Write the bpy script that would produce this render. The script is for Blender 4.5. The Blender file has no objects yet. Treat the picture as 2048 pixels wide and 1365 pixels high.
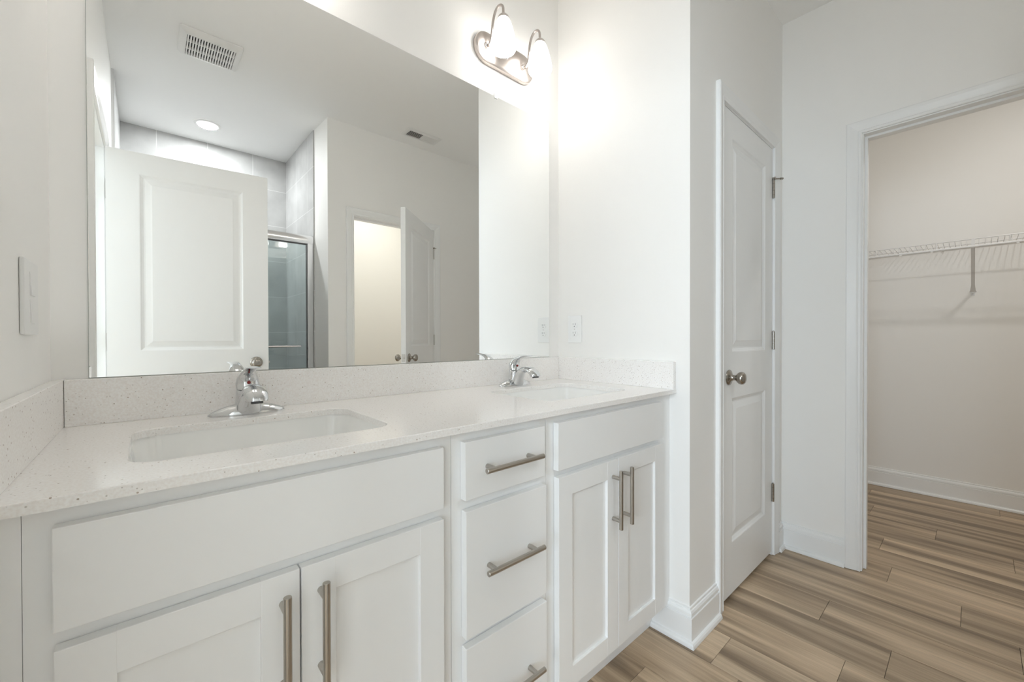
import bpy, bmesh, math, random
from mathutils import Vector, Matrix

# ------------------------------------------------------------------ camera, world, exposure
sc = bpy.context.scene
col = sc.collection
FPX, YAW, PITCH, ROLL, CAMZ = 822.69, 0.8452, 0.0071, -0.0021, 1.1035
Fh = Vector((math.cos(YAW), math.sin(YAW), 0)); Rh = Vector((math.sin(YAW), -math.cos(YAW), 0)); Uh = Vector((0, 0, 1))
Fc = math.cos(PITCH) * Fh - math.sin(PITCH) * Uh
U2 = math.cos(PITCH) * Uh + math.sin(PITCH) * Fh
Rc = math.cos(ROLL) * Rh + math.sin(ROLL) * U2
Uc = math.cos(ROLL) * U2 - math.sin(ROLL) * Rh
cam_data = bpy.data.cameras.new('camera')
cam_data.sensor_width = 36.0
cam_data.lens = FPX / 2048 * 36.0
cam_data.clip_start = 0.01
cam = bpy.data.objects.new('camera', cam_data)
m = Matrix((Rc, Uc, -Fc)).transposed().to_4x4()
m.translation = Vector((0, 0, CAMZ))
cam.matrix_world = m
col.objects.link(cam)
sc.camera = cam

world = bpy.data.worlds.new('world'); sc.world = world
world.use_nodes = True
world.node_tree.nodes['Background'].inputs[0].default_value = (0.75, 0.87, 1.0, 1)
world.node_tree.nodes['Background'].inputs[1].default_value = 0.6

sc.view_settings.view_transform = 'Standard'
sc.view_settings.look = 'None'
sc.view_settings.gamma = 1.0
sc.view_settings.use_curve_mapping = False
sc.view_settings.exposure = 1.32
sc.cycles.max_bounces = 14
sc.cycles.diffuse_bounces = 12
sc.cycles.glossy_bounces = 6
sc.cycles.transmission_bounces = 8
sc.cycles.transparent_max_bounces = 12
sc.cycles.caustics_reflective = True
sc.cycles.caustics_refractive = False
sc.cycles.sample_clamp_indirect = 6.0
sc.cycles.blur_glossy = 0.5

# strengths of the lamps of the place
VANITY_SHADE = 2.9
VANITY_BULB = 1.6
SHOWER_W = 6.0
CLOSET_W = 2.4
TOILET_W = 2.2
DAY_W = 37.0

# ------------------------------------------------------------------ main dimensions (metres)
Ym = 1.310      # wall behind the mirror
XL = -0.1544    # left wall
XS = 1.4566     # wall at the right end of the vanity
YL = 0.6805     # wall with the linen closet door
XR = 2.508      # wall with the walk-in closet opening
XC = 4.084      # back wall of the closet
YF = -0.587     # wall with the toilet room door
YSB = -1.668    # back of the shower
ZC = 2.7455     # ceiling
HC = 0.9144     # counter top
TH = 0.0155
YC = 0.7304     # counter front
YFF = 0.757     # cabinet face frames
YD = 0.737      # door and drawer faces
WT = 0.11

# ------------------------------------------------------------------ materials
def nmat(name):
    mt = bpy.data.materials.new(name); mt.use_nodes = True
    nt = mt.node_tree
    return mt, nt, nt.nodes['Principled BSDF']

def mat(name, color, rough=0.5, metal=0.0, bump=0.0, bscale=200.0, spec=0.5, coat=0.0, bdist=0.001):
    mt, nt, b = nmat(name)
    b.inputs['Base Color'].default_value = (*color, 1)
    b.inputs['Roughness'].default_value = rough
    b.inputs['Metallic'].default_value = metal
    b.inputs['Specular IOR Level'].default_value = spec
    b.inputs['Coat Weight'].default_value = coat
    tc = nt.nodes.new('ShaderNodeTexCoord')
    no = nt.nodes.new('ShaderNodeTexNoise'); no.inputs['Scale'].default_value = bscale; no.inputs['Detail'].default_value = 3
    nt.links.new(tc.outputs['Object'], no.inputs['Vector'])
    if bump:
        bp = nt.nodes.new('ShaderNodeBump'); bp.inputs['Strength'].default_value = bump; bp.inputs['Distance'].default_value = bdist
        nt.links.new(no.outputs['Fac'], bp.inputs['Height']); nt.links.new(bp.outputs['Normal'], b.inputs['Normal'])
    else:
        mr = nt.nodes.new('ShaderNodeMapRange'); mr.inputs['To Min'].default_value = max(0.0, rough - 0.02); mr.inputs['To Max'].default_value = min(1, rough + 0.02)
        nt.links.new(no.outputs['Fac'], mr.inputs['Value']); nt.links.new(mr.outputs['Result'], b.inputs['Roughness'])
    return mt

M = {}
M['paint'] = mat('wall_paint', (0.913, 0.905, 0.884), 0.55, bump=0.05, bscale=350)
M['ceil'] = mat('ceiling_paint', (0.93, 0.93, 0.922), 0.8, bump=0.06, bscale=300)
M['trim'] = mat('trim_paint', (0.89, 0.895, 0.89), 0.32, bump=0.01, bscale=120)
M['door'] = mat('door_paint', (0.885, 0.89, 0.885), 0.36, bump=0.02, bscale=160)
M['cab'] = mat('cabinet_paint', (0.88, 0.883, 0.882), 0.38)
M['cabin'] = mat('cabinet_inside', (0.62, 0.55, 0.45), 0.6)
M['porc'] = mat('porcelain', (0.92, 0.92, 0.905), 0.06, coat=0.5)
M['plastic'] = mat('white_plastic', (0.84, 0.84, 0.83), 0.3)
M['dark'] = mat('dark_void', (0.03, 0.03, 0.032), 0.7)
M['grey'] = mat('grey_void', (0.14, 0.14, 0.14), 0.7)
M['chrome'] = mat('chrome', (0.70, 0.71, 0.72), 0.05, 1.0)
M['nickel'] = mat('brushed_nickel', (0.47, 0.44, 0.40), 0.30, 1.0)
M['satin'] = mat('satin_nickel', (0.55, 0.50, 0.47), 0.30, 1.0)
M['knob'] = mat('knob_nickel', (0.40, 0.37, 0.33), 0.26, 1.0)
M['alum'] = mat('polished_aluminium', (0.82, 0.82, 0.83), 0.16, 1.0)
M['steel'] = mat('hinge_steel', (0.62, 0.60, 0.57), 0.3, 1.0)
M['red'] = mat('red_dot', (0.24, 0.012, 0.01), 0.35)
M['rubber'] = mat('rubber', (0.08, 0.08, 0.08), 0.6)
M['wire'] = mat('white_wire', (0.80, 0.80, 0.80), 0.35)
M['under'] = mat('floor_joint', (0.10, 0.075, 0.055), 0.8)

def emit(name, color, strength, base=(0.9, 0.9, 0.9)):
    mt, nt, b = nmat(name)
    b.inputs['Base Color'].default_value = (*base, 1)
    b.inputs['Emission Color'].default_value = (*color, 1)
    b.inputs['Emission Strength'].default_value = strength
    b.inputs['Roughness'].default_value = 0.3
    return mt
M['bulb'] = emit('lit_bulb', (1.0, 0.965, 0.925), VANITY_BULB)
M['lens'] = emit('lit_lens', (1.0, 0.98, 0.95), 3.0)
# frosted glass shade, lit from inside
mt, nt, b = nmat('frosted_shade')
b.inputs['Base Color'].default_value = (0.9, 0.89, 0.87, 1)
b.inputs['Roughness'].default_value = 0.25
b.inputs['Emission Color'].default_value = (1.0, 0.965, 0.925, 1)
b.inputs['Emission Strength'].default_value = VANITY_SHADE
M['shade'] = mt

# mirror and glass
mt, nt, b = nmat('mirror_silver')
b.inputs['Base Color'].default_value = (0.975, 0.982, 0.972, 1); b.inputs['Metallic'].default_value = 1.0; b.inputs['Roughness'].default_value = 0.0
M['mirror'] = mt
M['mirror_edge'] = mat('mirror_edge', (0.30, 0.33, 0.31), 0.2)
mt, nt, b = nmat('shower_glass')
out = nt.nodes['Material Output']; nt.nodes.remove(b)
tr = nt.nodes.new('ShaderNodeBsdfTransparent'); tr.inputs[0].default_value = (0.86, 0.92, 0.92, 1)
gl = nt.nodes.new('ShaderNodeBsdfGlossy'); gl.inputs['Roughness'].default_value = 0.0
fr = nt.nodes.new('ShaderNodeFresnel'); fr.inputs['IOR'].default_value = 1.7
mx = nt.nodes.new('ShaderNodeMixShader')
nt.links.new(fr.outputs[0], mx.inputs[0]); nt.links.new(tr.outputs[0], mx.inputs[1]); nt.links.new(gl.outputs[0], mx.inputs[2])
nt.links.new(mx.outputs[0], out.inputs['Surface'])
M['glass'] = mt

# quartz: pale with fine brown and grey specks
mt, nt, b = nmat('quartz')
b.inputs['Roughness'].default_value = 0.16
tc = nt.nodes.new('ShaderNodeTexCoord')
def speck(scale, lo, hi, rnd):
    vo = nt.nodes.new('ShaderNodeTexVoronoi'); vo.inputs['Scale'].default_value = scale
    nt.links.new(tc.outputs['Object'], vo.inputs['Vector'])
    c = nt.nodes.new('ShaderNodeMapRange'); c.inputs['From Min'].default_value = lo; c.inputs['From Max'].default_value = hi
    c.inputs['To Min'].default_value = 1; c.inputs['To Max'].default_value = 0
    nt.links.new(vo.outputs['Distance'], c.inputs['Value'])
    sp = nt.nodes.new('ShaderNodeSeparateColor'); nt.links.new(vo.outputs['Color'], sp.inputs[0])
    g = nt.nodes.new('ShaderNodeMath'); g.operation = 'GREATER_THAN'; g.inputs[1].default_value = rnd
    nt.links.new(sp.outputs[0], g.inputs[0])
    mu = nt.nodes.new('ShaderNodeMath'); mu.operation = 'MULTIPLY'
    nt.links.new(c.outputs[0], mu.inputs[0]); nt.links.new(g.outputs[0], mu.inputs[1])
    return mu.outputs[0]
no = nt.nodes.new('ShaderNodeTexNoise'); no.inputs['Scale'].default_value = 260; no.inputs['Detail'].default_value = 4
nt.links.new(tc.outputs['Object'], no.inputs['Vector'])
rp = nt.nodes.new('ShaderNodeValToRGB')
rp.color_ramp.elements[0].position = 0.36; rp.color_ramp.elements[0].color = (0.875, 0.845, 0.82, 1)
rp.color_ramp.elements[1].position = 0.62; rp.color_ramp.elements[1].color = (0.935, 0.925, 0.91, 1)
nt.links.new(no.outputs['Fac'], rp.inputs[0])
def mixin(a, f, colr):
    x = nt.nodes.new('ShaderNodeMix'); x.data_type = 'RGBA'
    nt.links.new(f, x.inputs['Factor']); nt.links.new(a, x.inputs['A']); x.inputs['B'].default_value = (*colr, 1)
    return x.outputs['Result']
o1 = mixin(rp.outputs[0], speck(130, 0.13, 0.20, 0.88), (0.40, 0.33, 0.275))
o2 = mixin(o1, speck(210, 0.16, 0.26, 0.88), (0.55, 0.52, 0.49))
o3 = mixin(o2, speck(170, 0.2, 0.3, 0.86), (0.90, 0.90, 0.89))
nt.links.new(o3, b.inputs['Base Color'])
M['quartz'] = mt

# shower tile
mt, nt, b = nmat('shower_tile')
b.inputs['Roughness'].default_value = 0.28
geo = nt.nodes.new('ShaderNodeNewGeometry'); tc = nt.nodes.new('ShaderNodeTexCoord')
sx = nt.nodes.new('ShaderNodeSeparateXYZ'); nt.links.new(tc.outputs['Object'], sx.inputs[0])
sn = nt.nodes.new('ShaderNodeSeparateXYZ'); nt.links.new(geo.outputs['Normal'], sn.inputs[0])
ab = nt.nodes.new('ShaderNodeMath'); ab.operation = 'ABSOLUTE'; nt.links.new(sn.outputs['X'], ab.inputs[0])
gt = nt.nodes.new('ShaderNodeMath'); gt.operation = 'GREATER_THAN'; gt.inputs[1].default_value = 0.5; nt.links.new(ab.outputs[0], gt.inputs[0])
mxx = nt.nodes.new('ShaderNodeMix'); mxx.data_type = 'FLOAT'
nt.links.new(gt.outputs[0], mxx.inputs['Factor']); nt.links.new(sx.outputs['X'], mxx.inputs['A'])
ya = nt.nodes.new('ShaderNodeMath'); ya.operation = 'ADD'; ya.inputs[1].default_value = 0.09; nt.links.new(sx.outputs['Y'], ya.inputs[0])
nt.links.new(ya.outputs[0], mxx.inputs['B'])
cb = nt.nodes.new('ShaderNodeCombineXYZ'); nt.links.new(mxx.outputs[0], cb.inputs['X']); nt.links.new(sx.outputs['Z'], cb.inputs['Y'])
ad = nt.nodes.new('ShaderNodeVectorMath'); ad.operation = 'ADD'; ad.inputs[1].default_value = (-0.064 + 3.25, -2.46 + 3.25, 0)
nt.links.new(cb.outputs[0], ad.inputs[0])
bk = nt.nodes.new('ShaderNodeTexBrick'); bk.offset = 0.0; bk.inputs['Scale'].default_value = 1.0
bk.inputs['Brick Width'].default_value = 0.325; bk.inputs['Row Height'].default_value = 0.325; bk.inputs['Mortar Size'].default_value = 0.0022; bk.inputs['Mortar Smooth'].default_value = 0.2
bk.inputs['Color1'].default_value = (0.50, 0.50, 0.495, 1); bk.inputs['Color2'].default_value = (0.54, 0.54, 0.535, 1); bk.inputs['Mortar'].default_value = (0.74, 0.74, 0.73, 1)
nt.links.new(ad.outputs[0], bk.inputs['Vector'])
no = nt.nodes.new('ShaderNodeTexNoise'); no.inputs['Scale'].default_value = 7; no.inputs['Detail'].default_value = 5; nt.links.new(tc.outputs['Object'], no.inputs['Vector'])
rp = nt.nodes.new('ShaderNodeValToRGB'); rp.color_ramp.elements[0].color = (0.88, 0.88, 0.88, 1); rp.color_ramp.elements[1].color = (1.08, 1.08, 1.08, 1)
rp.color_ramp.elements[0].position = 0.3; rp.color_ramp.elements[1].position = 0.7
nt.links.new(no.outputs['Fac'], rp.inputs[0])
mm = nt.nodes.new('ShaderNodeMix'); mm.data_type = 'RGBA'; mm.blend_type = 'MULTIPLY'; mm.inputs['Factor'].default_value = 1
nt.links.new(bk.outputs['Color'], mm.inputs['A']); nt.links.new(rp.outputs[0], mm.inputs['B'])
nt.links.new(mm.outputs['Result'], b.inputs['Base Color'])
M['tile'] = mt

# vinyl planks: long streaks along y, shifted and toned per plank by a face attribute
mt, nt, b = nmat('oak_planks')
b.inputs['Roughness'].default_value = 0.42
tc = nt.nodes.new('ShaderNodeTexCoord')
at = nt.nodes.new('ShaderNodeAttribute'); at.attribute_name = 'plank'
ml = nt.nodes.new('ShaderNodeVectorMath'); ml.operation = 'MULTIPLY_ADD'
nt.links.new(at.outputs['Vector'], ml.inputs[0]); ml.inputs[1].default_value = (37.0, 53.0, 29.0); nt.links.new(tc.outputs['Object'], ml.inputs[2])
def stretch(sx_, sy_, detail, dist=0.0, rough=0.5):
    mp = nt.nodes.new('ShaderNodeMapping'); mp.inputs['Scale'].default_value = (sx_, sy_, 1)
    nt.links.new(ml.outputs[0], mp.inputs['Vector'])
    n = nt.nodes.new('ShaderNodeTexNoise'); n.inputs['Scale'].default_value = 1; n.inputs['Detail'].default_value = detail; n.inputs['Distortion'].default_value = dist; n.inputs['Roughness'].default_value = rough
    nt.links.new(mp.outputs[0], n.inputs['Vector'])
    return n.outputs['Fac']
wide = stretch(15.0, 0.8, 2, 0.6)
rp = nt.nodes.new('ShaderNodeValToRGB')
e = rp.color_ramp.elements
e[0].position = 0.34; e[0].color = (0.255, 0.188, 0.126, 1)
e[1].position = 0.66; e[1].color = (0.625, 0.490, 0.345, 1)
x = e.new(0.47); x.color = (0.435, 0.328, 0.222, 1)
nt.links.new(wide, rp.inputs[0])
fine = stretch(90.0, 3.0, 6, 1.2, 0.65)
rf = nt.nodes.new('ShaderNodeValToRGB'); rf.color_ramp.elements[0].position = 0.30; rf.color_ramp.elements[0].color = (0.74, 0.73, 0.72, 1)
rf.color_ramp.elements[1].position = 0.68; rf.color_ramp.elements[1].color = (1.12, 1.12, 1.12, 1)
nt.links.new(fine, rf.inputs[0])
mm = nt.nodes.new('ShaderNodeMix'); mm.data_type = 'RGBA'; mm.blend_type = 'MULTIPLY'; mm.inputs['Factor'].default_value = 0.85
nt.links.new(rp.outputs[0], mm.inputs['A']); nt.links.new(rf.outputs[0], mm.inputs['B'])
sp = nt.nodes.new('ShaderNodeSeparateXYZ'); nt.links.new(at.outputs['Vector'], sp.inputs[0])
mr = nt.nodes.new('ShaderNodeMapRange'); mr.inputs['To Min'].default_value = 0.86; mr.inputs['To Max'].default_value = 1.14
nt.links.new(sp.outputs['X'], mr.inputs['Value'])
m2 = nt.nodes.new('ShaderNodeVectorMath'); m2.operation = 'SCALE'; nt.links.new(mm.outputs['Result'], m2.inputs[0]); nt.links.new(mr.outputs['Result'], m2.inputs['Scale'])
nt.links.new(m2.outputs[0], b.inputs['Base Color'])
bp = nt.nodes.new('ShaderNodeBump'); bp.inputs['Strength'].default_value = 0.12; bp.inputs['Distance'].default_value = 0.001
nt.links.new(fine, bp.inputs['Height']); nt.links.new(bp.outputs['Normal'], b.inputs['Normal'])
M['plank'] = mt

# ------------------------------------------------------------------ mesh helpers
ROOT = {}   # object -> matrix of the thing it belongs to

class MB:
    def __init__(s): s.bm = bmesh.new()
    def _add(s, b2):
        me = bpy.data.meshes.new('tmp'); b2.to_mesh(me); b2.free(); s.bm.from_mesh(me); bpy.data.meshes.remove(me)
    def box(s, x0, x1, y0, y1, z0, z1, bevel=0.0, seg=2):
        b2 = bmesh.new(); bmesh.ops.create_cube(b2, size=1)
        for v in b2.verts:
            v.co = Vector(((x0 + x1) / 2 + v.co.x * (x1 - x0), (y0 + y1) / 2 + v.co.y * (y1 - y0), (z0 + z1) / 2 + v.co.z * (z1 - z0)))
        if bevel: bmesh.ops.bevel(b2, geom=b2.edges[:], offset=bevel, segments=seg, affect='EDGES', profile=0.5)
        s._add(b2); return s
    def loft(s, rings, cap0=True, cap1=True, closed=True):
        vs = [[s.bm.verts.new(p) for p in r] for r in rings]
        n = len(rings[0])
        for a, b2 in zip(vs[:-1], vs[1:]):
            for i in range(n if closed else n - 1):
                j = (i + 1) % n
                s.bm.faces.new((a[i], a[j], b2[j], b2[i]))
        if cap0: s.bm.faces.new(vs[0][::-1])
        if cap1: s.bm.faces.new(vs[-1])
        return s
    def lathe(s, prof, origin=(0, 0, 0), axis=(0, 0, 1), seg=24, cap0=True, cap1=True):
        ax = Vector(axis).normalized(); q = Vector((0, 0, 1)).rotation_difference(ax); o = Vector(origin)
        rings = []
        for r, h in prof:
            r = max(r, 1e-5)
            rings.append([o + q @ Vector((r * math.cos(2 * math.pi * k / seg), r * math.sin(2 * math.pi * k / seg), h)) for k in range(seg)])
        return s.loft(rings, cap0, cap1)
    def cyl(s, p0, p1, r, seg=16, r1=None, ch=0.0):
        p0, p1 = Vector(p0), Vector(p1); L = (p1 - p0).length; r1 = r if r1 is None else r1
        prof = [(r - ch, 0), (r, ch), (r1, L - ch), (r1 - ch, L)] if ch else [(r, 0), (r1, L)]
        return s.lathe(prof, p0, p1 - p0, seg)
    def tube(s, pts, r, seg=10, radii=None):
        pts = [Vector(p) for p in pts]; rings = []
        t0 = (pts[1] - pts[0]).normalized()
        up = Vector((0, 0, 1)) if abs(t0.z) < 0.9 else Vector((1, 0, 0))
        nrm = (up - t0 * up.dot(t0)).normalized()
        for i, p in enumerate(pts):
            t = (pts[min(i + 1, len(pts) - 1)] - pts[max(i - 1, 0)]).normalized()
            nrm = (nrm - t * nrm.dot(t)).normalized(); bi = t.cross(nrm)
            rr = radii[i] if radii else r
            rings.append([p + rr * (math.cos(2 * math.pi * k / seg) * nrm + math.sin(2 * math.pi * k / seg) * bi) for k in range(seg)])
        return s.loft(rings)
    def sphere(s, c, rx, ry=None, rz=None, seg=20):
        ry = rx if ry is None else ry; rz = rx if rz is None else rz
        b2 = bmesh.new(); bmesh.ops.create_uvsphere(b2, u_segments=seg, v_segments=seg // 2, radius=1)
        for v in b2.verts: v.co = Vector((c[0] + v.co.x * rx, c[1] + v.co.y * ry, c[2] + v.co.z * rz))
        s._add(b2); return s
    def sweep(s, path, prof, frame):
        """profile points (a, b) swept along path; frame(i) gives the two axes at path point i"""
        rings = []
        for i, p in enumerate(path):
            A, B = frame(i); rings.append([Vector(p) + a * A + b * B for a, b in prof])
        return s.loft(rings)
    def quad_prism(s, xy, z0, z1):
        return s.loft([[Vector((x, y, z0)) for x, y in xy], [Vector((x, y, z1)) for x, y in xy]])
    def build(s, name, material, parent=None, smooth=None, local=False):
        bmesh.ops.recalc_face_normals(s.bm, faces=s.bm.faces[:])
        me = bpy.data.meshes.new(name)
        if parent is not None and not local and parent in ROOT:
            bmesh.ops.transform(s.bm, matrix=ROOT[parent].inverted(), verts=s.bm.verts[:])
        s.bm.to_mesh(me); s.bm.free()
        me.materials.append(M[material] if isinstance(material, str) else material)
        if smooth is not None:
            me.polygons.foreach_set('use_smooth', [True] * len(me.polygons))
            me.set_sharp_from_angle(angle=math.radians(smooth))
        o = bpy.data.objects.new(name, me); col.objects.link(o)
        if parent is not None:
            o.parent = parent
            if parent in ROOT: ROOT[o] = ROOT[parent]
        return o

def tag(o, label=None, cat=None, group=None, kind=None):
    if label: o['label'] = label
    if cat: o['category'] = cat
    if group: o['group'] = group
    if kind: o['kind'] = kind
    return o

def thing(name, label, cat, loc, rz=0.0, group=None, kind=None):
    o = bpy.data.objects.new(name, None); col.objects.link(o)
    o.location = loc; o.rotation_euler = (0, 0, rz); o.empty_display_size = 0.05
    ROOT[o] = Matrix.Translation(Vector(loc)) @ Matrix.Rotation(rz, 4, 'Z')
    return tag(o, label, cat, group, kind)

def copy_tree(o, parent=None):
    c = o.copy(); col.objects.link(c)
    if parent is not None: c.parent = parent
    for ch in [x for x in bpy.data.objects if x.parent == o]: copy_tree(ch, c)
    return c

def struct(name, mb, material, label, cat, smooth=None):
    return tag(mb.build(name, material, smooth=smooth), label, cat, kind='structure')

def rrect(x0, x1, y0, y1, r, z, n=6):
    pts = []
    for cx, cy, a0 in ((x1 - r, y1 - r, 0), (x0 + r, y1 - r, 90), (x0 + r, y0 + r, 180), (x1 - r, y0 + r, 270)):
        for k in range(n + 1):
            a = math.radians(a0 + 90 * k / n); pts.append(Vector((cx + r * math.cos(a), cy + r * math.sin(a), z)))
    return pts

def spline(pts, n=8):
    pts = [Vector(p) for p in pts]; out_ = []
    P = [2 * pts[0] - pts[1]] + pts + [2 * pts[-1] - pts[-2]]
    for i in range(1, len(P) - 2):
        for k in range(n):
            t = k / n; a, b_, c, d = P[i - 1], P[i], P[i + 1], P[i + 2]
            out_.append(0.5 * ((2 * b_) + (c - a) * t + (2 * a - 5 * b_ + 4 * c - d) * t * t + (3 * b_ - a - 3 * c + d) * t ** 3))
    out_.append(pts[-1]); return out_

# ------------------------------------------------------------------ room shell
random.seed(4)
# floor: planks 178 mm wide running front to back
PW, PL = 0.178, 1.22
known = {0: 0.592, 3: 0.402, 4: -0.108, 6: 0.262, 8: 0.33, 9: -0.127}
mb = MB(); vals = []
X0, X1, Y0, Y1 = -3.3, 4.2, -1.9, 1.42
i0 = math.floor((X0 - 1.42) / PW)
k = i0
while 1.42 + k * PW < X1:
    xa, xb = max(1.42 + k * PW, X0), min(1.42 + (k + 1) * PW, X1)
    j = known.get(k, random.uniform(0, PL)); start = j - PL * math.ceil((j - Y0) / PL)
    while start < Y1:
        ya, yb = max(start, Y0), min(start + PL, Y1)
        if yb - ya > 0.01:
            g = 0.0007
            mb.box(xa + g, xb - g, ya + g, yb - g, -0.006, 0.0)
            rv = (random.random(), random.random(), random.random()); vals += [rv] * 6
        start += PL
    k += 1
floor = struct('floor', mb, 'plank', 'wood look plank floor in grey brown oak tones', 'floor')
at_ = floor.data.attributes.new('plank', 'FLOAT_VECTOR', 'FACE')
at_.data.foreach_set('vector', [c for v in vals for c in v])
struct('floor_base', MB().box(X0, X1, Y0, Y1, -0.10, -0.0055), 'under', 'dark joints between the floor planks', 'floor')
struct('ceiling', MB().box(X0, X1, Y0, Y1, ZC, ZC + 0.1), 'ceil', 'plain off white ceiling', 'ceiling')

# door openings: clear size between jambs
BD0, BD1 = -0.257, 0.437          # bathroom door (left wall), y range
TD0, TD1 = 1.2045, 1.9057         # toilet room door (front wall), x range
LD0, LD1 = 1.741, 2.360           # linen door, x range
CO0, CO1 = -0.409, 0.351          # closet opening (right wall), y range
HD = 2.052                        # head of the jambs
JT = 0.019

struct('wall_back', MB().box(XL - WT, XR + WT, Ym, Ym + WT, 0, ZC), 'paint', 'off white wall behind the mirror and vanity', 'wall')
mb = MB()
mb.box(XL - WT, XL, BD1 + JT, Ym, 0, ZC); mb.box(XL - WT, XL, YSB - WT, BD0 - JT, 0, ZC); mb.box(XL - WT, XL, BD0 - JT, BD1 + JT, HD + JT, ZC)
struct('wall_left', mb, 'paint', 'off white wall at the left end of the vanity, with the light switch', 'wall')
mb = MB()
mb.box(XS, XS + WT, YL, Ym, 0, ZC); mb.box(XS + WT, LD0 - JT, YL, YL + WT, 0, ZC); mb.box(LD1 + JT, XR, YL, YL + WT, 0, ZC); mb.box(LD0 - JT, LD1 + JT, YL, YL + WT, HD + JT, ZC)
struct('wall_linen', mb, 'paint', 'off white boxed out wall around the linen closet, with the outlet', 'wall')
mb = MB()
mb.box(XR, XR + WT, CO1 + JT, Ym, 0, ZC); mb.box(XR, XR + WT, -1.9, CO0 - JT, 0, ZC); mb.box(XR, XR + WT, CO0 - JT, CO1 + JT, HD + JT, ZC)
struct('wall_right', mb, 'paint', 'off white wall with the walk-in closet opening', 'wall')
mb = MB()
mb.box(1.10, TD0 - JT, YF - WT, YF, 0, ZC); mb.box(TD1 + JT, XR, YF - WT, YF, 0, ZC); mb.box(TD0 - JT, TD1 + JT, YF - WT, YF, HD + JT, ZC)
mb.quad_prism([(1.010, YF), (1.10, YF), (1.10, YSB - WT), (0.995, YSB - WT), (0.995, -0.856)], 0, ZC)
struct('wall_front', mb, 'paint', 'cream wall with the toilet room door, seen in the mirror', 'wall')
# shower
mb = MB().quad_prism([(0.9945, -0.856), (0.9945, YSB), (0.9785, YSB), (0.9865, -0.856)], 0, ZC)
struct('wall_shower_side', mb, 'tile', 'grey tiled side wall of the shower', 'wall')
struct('wall_shower_back', MB().box(XL, 0.9945, YSB - 0.1, YSB - 0.0005, 0, ZC), 'tile', 'grey tiled back wall of the shower', 'wall')
struct('wall_shower_left', MB().box(XL, XL + 0.012, YSB, -0.875, 0, ZC), 'tile', 'grey tiled left wall of the shower', 'wall')
struct('trim_1', MB().box(XL, XL + 0.0135, -0.8755, -0.869, 0, ZC), 'alum', 'thin metal edge strip of the shower tile', 'trim')
struct('trim_2', MB().box(XL + 0.012, 0.98, -0.93, -0.83, 0, 0.11, bevel=0.006), 'tile', 'tiled shower curb below the glass doors', 'trim')
# toilet room, closet and bedroom shells
mb = MB().box(1.10, XR, -1.9, -1.85, 0, ZC)
struct('wall_toilet_back', mb, 'paint', 'cream back wall of the small toilet room', 'wall')
struct('wall_closet_back', MB().box(XC, XC + WT, -1.3, Ym, 0, ZC), 'paint', 'off white back wall of the walk-in closet behind the wire shelf', 'wall')
struct('wall_closet_front', MB().box(XR + WT, XC, -1.3, -1.2, 0, ZC), 'paint', 'side wall of the walk-in closet nearest the toilet room', 'wall')
struct('wall_closet_side', MB().box(XR + WT, XC, Ym, Ym + WT, 0, ZC), 'paint', 'far side wall of the walk-in closet', 'wall')
mb = MB()
mb.box(-3.3, -3.2, -1.9, -1.55, 0, ZC); mb.box(-3.3, -3.2, 0.05, Ym + WT, 0, ZC); mb.box(-3.3, -3.2, -1.55, 0.05, 0, 0.8); mb.box(-3.3, -3.2, -1.55, 0.05, 2.2, ZC)
struct('wall_bedroom_window', mb, 'paint', 'bedroom wall with the window, beyond the bathroom door', 'wall')
struct('wall_bedroom_back', MB().box(-3.2, XL - WT, Ym, Ym + WT, 0, ZC), 'paint', 'bedroom wall in line with the mirror wall', 'wall')
struct('wall_bedroom_front', MB().box(-3.2, XL - WT, -1.9, -1.8, 0, ZC), 'paint', 'bedroom wall in line with the shower', 'wall')
mb = MB()
for a, b_ in ((-1.55, -1.5), (-0.775, -0.725), (0.0, 0.05)): mb.box(-3.26, -3.21, a, b_, 0.8, 2.2)
for a, b_ in ((0.8, 0.85), (1.48, 1.52), (2.15, 2.2)): mb.box(-3.255, -3.215, -1.55, 0.05, a, b_)
w1 = struct('window_1', mb, 'trim', 'white bedroom window beyond the bathroom door', 'window')
MB().box(-3.237, -3.233, -1.53, 0.03, 0.82, 2.18).build('pane', 'glass', w1)

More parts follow.
